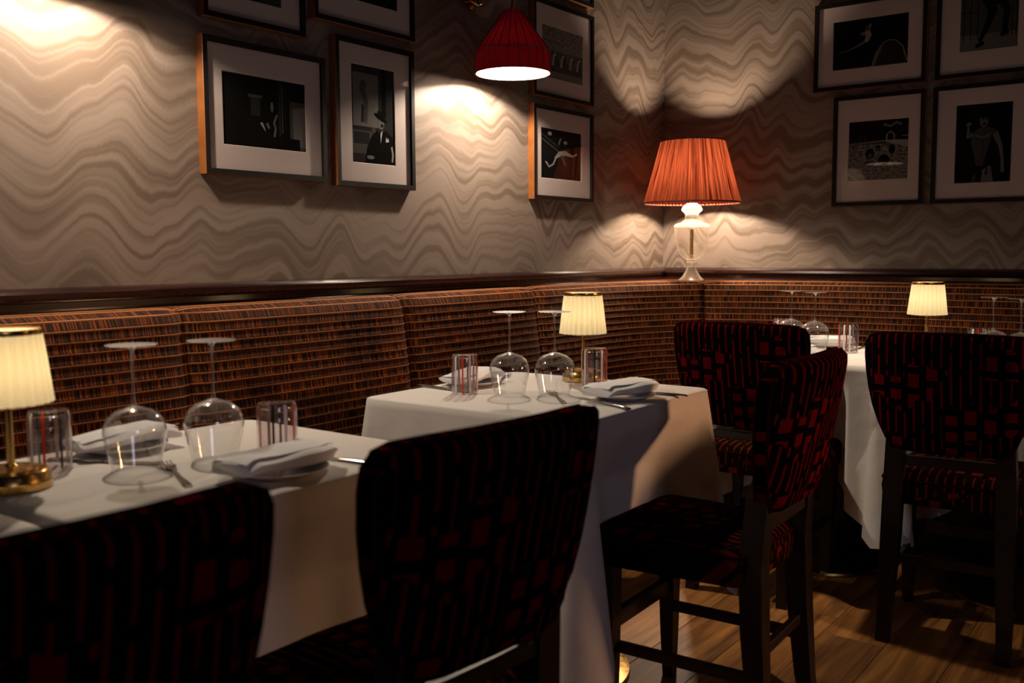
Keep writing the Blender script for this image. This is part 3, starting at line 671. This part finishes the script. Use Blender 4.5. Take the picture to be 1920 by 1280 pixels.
def napkin(seed, L=.195, W=.105, h=.030):
    """folded linen napkin: layers of cloth, slightly rolled and curved"""
    rnd = random.Random(seed); mb = MB(); rings = []; n = 24
    ph = rnd.uniform(0, 6)
    for q in range(n+1):
        x = -L/2+L*q/n; e = min(q, n-q)/n; hh = h*(.88+.20*(q/n)+.05*sin(ph+q*.5))*(1-.25*(1-min(1, e*9))); by = .012*sin(ph+q*.25)
        ww = W/2*(1-.10*(1-min(1, e*8)))
        ring = []
        for k in range(22):
            a = 2*pi*k/22; ca, sa = cos(a), sin(a)
            y = ww*(abs(ca)**.6)*(1 if ca > 0 else -1)+by
            z = hh/2+hh/2*(abs(sa)**.7)*(1 if sa > 0 else -1) + (.003*sin(y*90+ph) if sa > 0 else 0)
            if abs(sa) < .35: y += .004*sin(8*a)
            ring.append((x+(.004*sin(a*3+ph) if q in (0, n) else 0), y, z))
        rings.append(ring)
    mb.loft(rings); o = mb.build('folded_napkin', M['napkin'], angle=70)
    # upper flap of the folded cloth as a part
    m2 = MB(); rg = []
    for q in range(13):
        x = -L/2*.985+L*.985*q/12; hh = h*(.88+.20*(q/12)+.05*sin(ph+q))*(1-.22*(1-min(1, min(q, 12-q)/12*9))); by = .012*sin(ph+q*.5)
        rg.append([(x, by-W*.36, hh*.965+.0012), (x, by, hh+.0022), (x, by+W*.36, hh*.965+.0012), (x, by+W*.45, hh*.76), (x, by+W*.44, hh*.76), (x, by+W*.35, hh*.96), (x, by, hh+.0008), (x, by-W*.36, hh*.96)])
    m2.loft(rg); m2.build('napkin_flap', M['napkin'], o, angle=50)
    return tag(o, '', 'napkin', 'folded white napkins')
fk = fork(); kf = knife(); plt = plate(); nap = napkin(1); nap2 = napkin(5, .19, .10, .026)
TZ = .7605
first = set()
def place(proto, x, y, rz, label, z=TZ, tilt=(0, 0)):
    if proto.name not in first:
        first.add(proto.name); o = proto; o.location = (x, y, z); o.rotation_euler = (tilt[0], tilt[1], rz); o['label'] = label; return o
    o = dup(proto, (x, y, z), rz, label); o.rotation_euler = (tilt[0], tilt[1], rz); return o
# wine glasses
for x, y, l in ((-1.495, .925, 'front left upturned wine glass on the nearest table, beside the cream lamp'), (-1.452, 1.055, 'second upturned wine glass on the nearest table, in front of the banquette seam'),
                (-1.487, 1.990, 'left of the two upturned wine glasses on the middle table'), (-1.392, 2.058, 'upturned wine glass right beside the cream lamp on the middle table'),
                (-1.330, 3.575, 'left of the two upturned wine glasses on the far corner table'), (-1.215, 3.505, 'right of the two upturned wine glasses on the far corner table'),
                (-.603, 3.42, 'left of the two dim upturned wine glasses at the right edge'), (-.512, 3.35, 'wine glass cut by the right edge behind the right chair back')):
    place(wg, x, y, random.uniform(0, 6), l)
for x, y, r, l in ((-1.368, 1.128, .3, 'striped upturned tumbler on the nearest table behind the folded napkin'), (-1.627, .845, 1.2, 'striped upturned tumbler beside the leftmost cream lamp'),
                (-1.606, 1.952, 2.1, 'striped upturned tumbler at the left end of the middle table'), (-1.405, 2.275, 3.3, 'striped upturned tumbler in front of the lamp on the middle table'),
                (-1.398, 3.66, .9, 'tumbler behind the wine glasses on the far corner table'), (-1.098, 3.525, 4.0, 'striped tumbler at the right side of the far corner table'),
                (-.678, 3.58, 5.0, 'dim striped tumbler behind the right chair back')):
    place(tb, x, y, r, l)
# place settings: plate, napkin on it, cutlery
for k, (x, y, rz, nx, l) in enumerate(((-1.268, 1.048, pi/2+.06, 0, 'on the aisle side of the nearest table'), (-1.668, 1.005, pi/2-.1, 1, 'on the banquette side of the nearest table'), (-1.215, 2.105, pi/2-.12, 0, 'on the aisle side of the middle table'),
                (-1.690, 2.085, pi/2+.05, 1, 'on the banquette side of the middle table'), (-1.235, 3.705, .0, 1, 'on the banquette side of the far corner table'), (-1.24, 3.27, .0, 0, 'on the aisle side of the far corner table'),
                (-.62, 3.70, .0, 1, 'on the far right table'), (-1.30, .32, pi/2, 0, 'on the table at the left edge'))):
    place(plt, x, y, 0, 'white plate under a napkin '+l)
    place(nap if nx == 0 else nap2, x, y, rz, 'folded white napkin '+l, TZ+.0148)
def along(x0, y0, x1, y1): return math.atan2(y1-y0, x1-x0)
place(fk, -1.408, .944, along(-1.33, .91, -1.49, .978), 'fork with its tines showing beside the near napkin on the nearest table')
place(fk, -1.78, 1.155, along(-1.807, 1.192, -1.73, 1.08), 'fork by the banquette side napkin on the nearest table')
place(fk, -1.362, 2.025, along(-1.288, 1.955, -1.43, 2.10), 'fork at the near left of the aisle side napkin on the middle table')
place(fk, -1.690, 2.228, along(-1.66, 2.20, -1.73, 2.33), 'fork beside the banquette side napkin on the middle table, behind the wine glass')
place(fk, -1.105, 3.70, pi/2, 'fork on the far corner table beside the far napkin')
place(kf, -1.262, 1.182, pi+.12, 'knife whose handle shows right of the near napkin on the nearest table')
place(kf, -1.60, .925, along(-1.66, .9, -1.56, .95), 'knife beside the striped tumbler at the leftmost lamp')
place(kf, -1.212, 2.006, along(-1.139, 1.979, -1.288, 2.049), 'knife on the cloth just in front of the aisle side napkin, middle table')
place(kf, -1.205, 2.215, pi+.1, 'knife whose handle shows right of the aisle side napkin, middle table')
place(kf, -1.70, 1.975, along(-1.80, 1.985, -1.60, 1.965), 'knife in front of the banquette side napkin on the middle table')
place(kf, -1.20, 3.60, 2.9, 'knife beside the tumbler on the far corner table')

# ------------------------------------------------------------------ tables and cloths
def table(x0, x1, y0, y1, label, clabel, seed, hang=.39, corner=.165, push=None, flare=.085):
    cx, cy = (x0+x1)/2, (y0+y1)/2
    t = thing('pedestal_table', label, 'table', (cx, cy, 0), 0, 'pedestal tables under white cloths')
    MB().box(x0-cx+.008, x1-cx-.008, y0-cy+.008, y1-cy-.008, .722, .755, bev=.006).build('tabletop', M['chairwood'], t, smooth=False)
    MB().box(-.045, .045, -.045, .045, .03, .722).build('column', M['blackmetal'], t, smooth=False)
    for a, b in ((-1, -1), (1, -1), (1, 1), (-1, 1)):
        MB().box(a*.046-.0035, a*.046+.0035, b*.046-.0035, b*.046+.0035, .032, .70).build('brass_edge', M['brass'], t, smooth=False)
    MB().lathe([(0, 0), (.235, 0), (.24, .006), (.238, .014), (.20, .022), (.07, .03), (0, .03)], 48).build('base', M['brass'], t)
    # cloth
    rnd = random.Random(seed); P = []
    r = .032; step = .012
    def side(ax, ay, bx_, by_, nx, ny, L):
        n = max(2, int(L/step))
        for k in range(n+1):
            f = r+(L-2*r)*k/n; P.append((ax+(bx_-ax)*f/L, ay+(by_-ay)*f/L, nx, ny, f, L))
    W, D_ = x1-x0, y1-y0
    side(x0, y0, x1, y0, 0, -1, W)
    def cornerpts(ccx, ccy, a0):
        for k in range(1, 7):
            a = a0+pi/2*k/7; P.append((ccx+r*cos(a), ccy+r*sin(a), cos(a), sin(a), 0, 1))
    cornerpts(x1-r, y0+r, -pi/2); side(x1, y0, x1, y1, 1, 0, D_); cornerpts(x1-r, y1-r, 0); side(x1, y1, x0, y1, 0, 1, W); cornerpts(x0+r, y1-r, pi/2); side(x0, y1, x0, y0, -1, 0, D_); cornerpts(x0+r, y0+r, pi)
    T = 26; rings = [[] for _ in range(T+3)]
    phs = [rnd.uniform(0, 6) for _ in range(6)]
    for idx, (px_, py_, nx, ny, f, L) in enumerate(P):
        e = min(f, L-f)
        cf = max(0, 1-e/.26); Ld = hang+corner*cf**1.15+.006*sin(f*9+phs[0])
        # direction towards corner diagonal
        rings[0].append((px_-nx*.012-cx, py_-ny*.012-cy, .760)); rings[1].append((px_-nx*.003-cx, py_-ny*.003-cy, .7585))
        for j in range(T+1):
            tt = j/T; d = tt*Ld
            out = .003+flare*(d/.45)*exp(-(e/.075)**2) + (.010+.012*sin(f*11+phs[1])+.005*sin(f*37+phs[3]))*tt*min(1, e/.1)
            out += .016*tt*sin(e*34+phs[2]+ (0 if f < L/2 else 2))*exp(-((e-.16)/.10)**2)
            if push:
                for (qx0, qx1, qy0, qy1, zz, am) in push:
                    if qx0 < px_ < qx1 and qy0 < py_ < qy1:
                        out -= am*min(1, max(0, (.76-(.758-d)-.05)/.12))*sin(pi*((px_-qx0)/(qx1-qx0) if abs(ny) > .5 else (py_-qy0)/(qy1-qy0)))**.4
            ex, ey = nx, ny
            if e < .2 and L > .1:
                # slide towards the corner so that the cone fold closes on itself
                k2 = .055*tt*exp(-(e/.09)**2)
                if f < L/2: ex2, ey2 = (P[idx][0]-P[min(idx+1, len(P)-1)][0], P[idx][1]-P[min(idx+1, len(P)-1)][1])
                else: ex2, ey2 = (P[min(idx+1, len(P)-1)][0]-P[idx][0], P[min(idx+1, len(P)-1)][1]-P[idx][1])
                l = math.hypot(ex2, ey2) or 1
                ox, oy = (ex2/l*k2, ey2/l*k2) if e > r+.0005 else (0, 0)
            else: ox = oy = 0
            rings[j+2].append((px_+ex*out+ox-cx, py_+ey*out+oy-cy, .756-d))
    mb = MB(); mb.loft(rings, caps=False)
    n = len(P); mb.add(rings[0], [tuple(range(n))])
    c = mb.build('tablecloth', M['cloth'], angle=70); c.location = (cx, cy, 0)
    tag(c, clabel, 'tablecloth', 'white tablecloths')
    return t, c
table(-1.77, -1.175, .69, 1.377, 'pedestal table under the nearest white cloth, holding the leftmost lamp', 'white tablecloth over the nearest table, its skirt in shadow between two chair backs', 1, push=[(-1.2, -1.1, .80, 1.25, 0, .06)])
table(-1.77, -1.175, -.02, .655, 'pedestal table at the left edge behind the foremost chair', 'white tablecloth at the lower left edge, joined to the nearest table', 2, push=[(-1.2, -1.1, .16, .62, 0, .06)])
table(-1.785, -1.120, 1.753, 2.412, 'pedestal table under the middle white cloth with a lamp at its far edge', 'white tablecloth over the middle table, long corners nearly touching the floor', 3, push=[(-1.2, -1.0, 1.80, 2.36, 0, .075)], flare=.07)
table(-1.48, -.865, 3.156, 3.80, 'pedestal table under the far corner white cloth between two chairs', 'white tablecloth over the far corner table, pointed corner hanging between two chairs', 4, push=[(-1.475, -.99, 3.1, 3.2, 0, .20)])
table(-.80, -.16, 3.156, 3.80, 'pedestal table hidden behind the right chair back', 'white tablecloth of the far right table, mostly hidden by the right chair', 5, push=[(-.795, -.36, 3.1, 3.2, 0, .13), (-.36, -.165, 3.1, 3.2, 0, .09)])

# ------------------------------------------------------------------ chairs
def chair(label, loc, rz):
    t = thing('dining_chair', label, 'chair', loc, rz, 'dark upholstered dining chairs')
    # seat cushion
    mb = MB(); rings = []
    def rr(x, y0, y1, b, z, n=6, xb=None):
        pts = []; xb = x if xb is None else xb
        for (cx_, cy_, a0, xx_) in ((x-b, y1-b, 0, x), (-x+b, y1-b, pi/2, x), (-xb+b, y0+b, pi, xb), (xb-b, y0+b, 1.5*pi, xb)):
            for k in range(n+1): a = a0+pi/2*k/n; pts.append((cx_+b*cos(a), cy_+b*sin(a), z))
        return pts
    for ins, z in ((.012, .398), (.003, .402), (0, .415), (-.003, .445), (.0, .468), (.008, .480), (.022, .4875), (.06, .493), (.12, .495)):
        rings.append(rr(.205-ins, -.185+ins, .205-ins, .035, z, xb=.185-ins))
    mb.loft(rings, uvf=lambda p: (p[0], p[1]+p[2])); seat = mb.build('seat', M['seatfab'], t, angle=50)
    mb = MB(); mb.tube([(x, y, .469) for x, y, z in rr(.2065, -.186, .2065, .035, 0, xb=.1865)], .0035, 6, closed=True); mb.build('piping', M['piping'], seat)
    # backrest: shield outline, scooped in plan, leaning back
    def outline(k, N):
        pts = [(.150, .572), (.168, .60), (.186, .64), (.203, .69), (.214, .74), (.221, .79), (.224, .84), (.222, .872), (.212, .890), (.192, .899), (.14, .903), (.07, .905), (0, .906)]
        full = pts + [(-x, z) for x, z in pts[::-1][1:]] + [(-.10, .567), (-.04, .565), (.04, .565), (.10, .567)]
        return full
    O = outline(0, 0)
    def cy_of(x, z):
        h = (z-.565)/.34
        return -.196-.036*h - .006*h*h - (.050*(.3+.7*h))*(1-(x/.224)**2)
    def grid(sgn, thick):   # sgn +1 front (seat side), -1 rear
        pass
    mb = MB(); Z = [.565, .572, .60, .64, .69, .74, .79, .84, .872, .890, .899, .9055]; HW = [.135, .150, .168, .186, .203, .214, .221, .224, .222, .214, .196, .150]
    rings = []
    TH = [.020, .030, .034, .036, .037, .037, .037, .036, .034, .030, .022, .008]
    for z, hw, th in zip(Z, HW, TH):
        n = 20; fr = []; bk = []
        for k in range(n+1):
            x = -hw+2*hw*k/n; e = min(k, n-k)/n; tt = th*(min(1, .40+e*4.6))
            y = cy_of(x, z); fr.append((x, y+tt, z)); bk.append((x, y-tt, z))
        rings.append(fr+bk[::-1])
    mb.loft(rings, uvf=lambda p: (p[0], p[2])); bk_ = mb.build('backrest', M['maze'], t, angle=50)
    for sg in (1, -1):
        mb = MB(); mb.tube([(x*.992, cy_of(x, z)+sg*.0145, z) for x, z in [(x, .735+(z-.735)*.995) for x, z in O]], .0034, 6, closed=True); mb.build('piping', M['piping'], bk_)
    # back legs
    for sx in (-1, 1):
        mb = MB(); rings = []
        for z, y, x, w_ in ((0, -.225, .158, .017), (.10, -.208, .156, .020), (.30, -.192, .150, .025), (.45, -.186, .147, .026), (.60, -.196, .142, .024), (.68, -.212, .138, .018)):
            rings.append([(sx*x-w_, y-w_, z), (sx*x+w_, y-w_, z), (sx*x+w_, y+w_, z), (sx*x-w_, y+w_, z)])
        mb.loft(rings); mb.build('leg', M['chairwood'], t, smooth=False)
        mb = MB(); rings = []
        for z, y, x, w_ in ((0, .158, .165, .014), (.12, .160, .166, .018), (.30, .162, .167, .022), (.40, .163, .168, .024)):
            rings.append([(sx*x-w_, y-w_, z), (sx*x+w_, y-w_, z), (sx*x+w_, y+w_, z), (sx*x-w_, y+w_, z)])
        mb.loft(rings); mb.build('leg', M['chairwood'], t, smooth=False)
        MB().box(sx*.158-.009, sx*.158+.009, -.19, .16, .182, .208, bev=.002).build('stretcher', M['chairwood'], t, smooth=False)
    MB().box(-.150, .150, .148, .172, .232, .272, bev=.003).build('stretcher', M['chairwood'], t, smooth=False)
    MB().box(-.140, .140, -.205, -.187, .232, .256, bev=.002).build('stretcher', M['chairwood'], t, smooth=False)
    MB().box(-.135, .135, -.212, -.184, .520, .548, bev=.003).build('back_rail', M['chairwood'], t, smooth=False)
    return t
cC = chair('dark chair seen side-on at the middle table, red maze pattern on its back', (-.990, 2.095, 0), pi/2+radians(2))
dup(cC, (-1.035, 1.055, 0), pi/2-radians(5), 'dark chair back in the lower middle, in front of the nearest and middle cloths')
dup(cC, (-1.045, .430, 0), pi/2-radians(3), 'foremost dark chair back filling the lower left corner')
dup(cC, (-1.245, 3.125, 0), 0, 'dark chair with red piping behind the side-on chair, at the far corner table')
dup(cC, (-.612, 3.055, 0), radians(3), 'dark chair back at the right, with its rust seat showing under the backrest')
dup(cC, (-.03, 3.02, 0), radians(-4), 'chair mostly outside the right edge, only a corner of its seat shows')
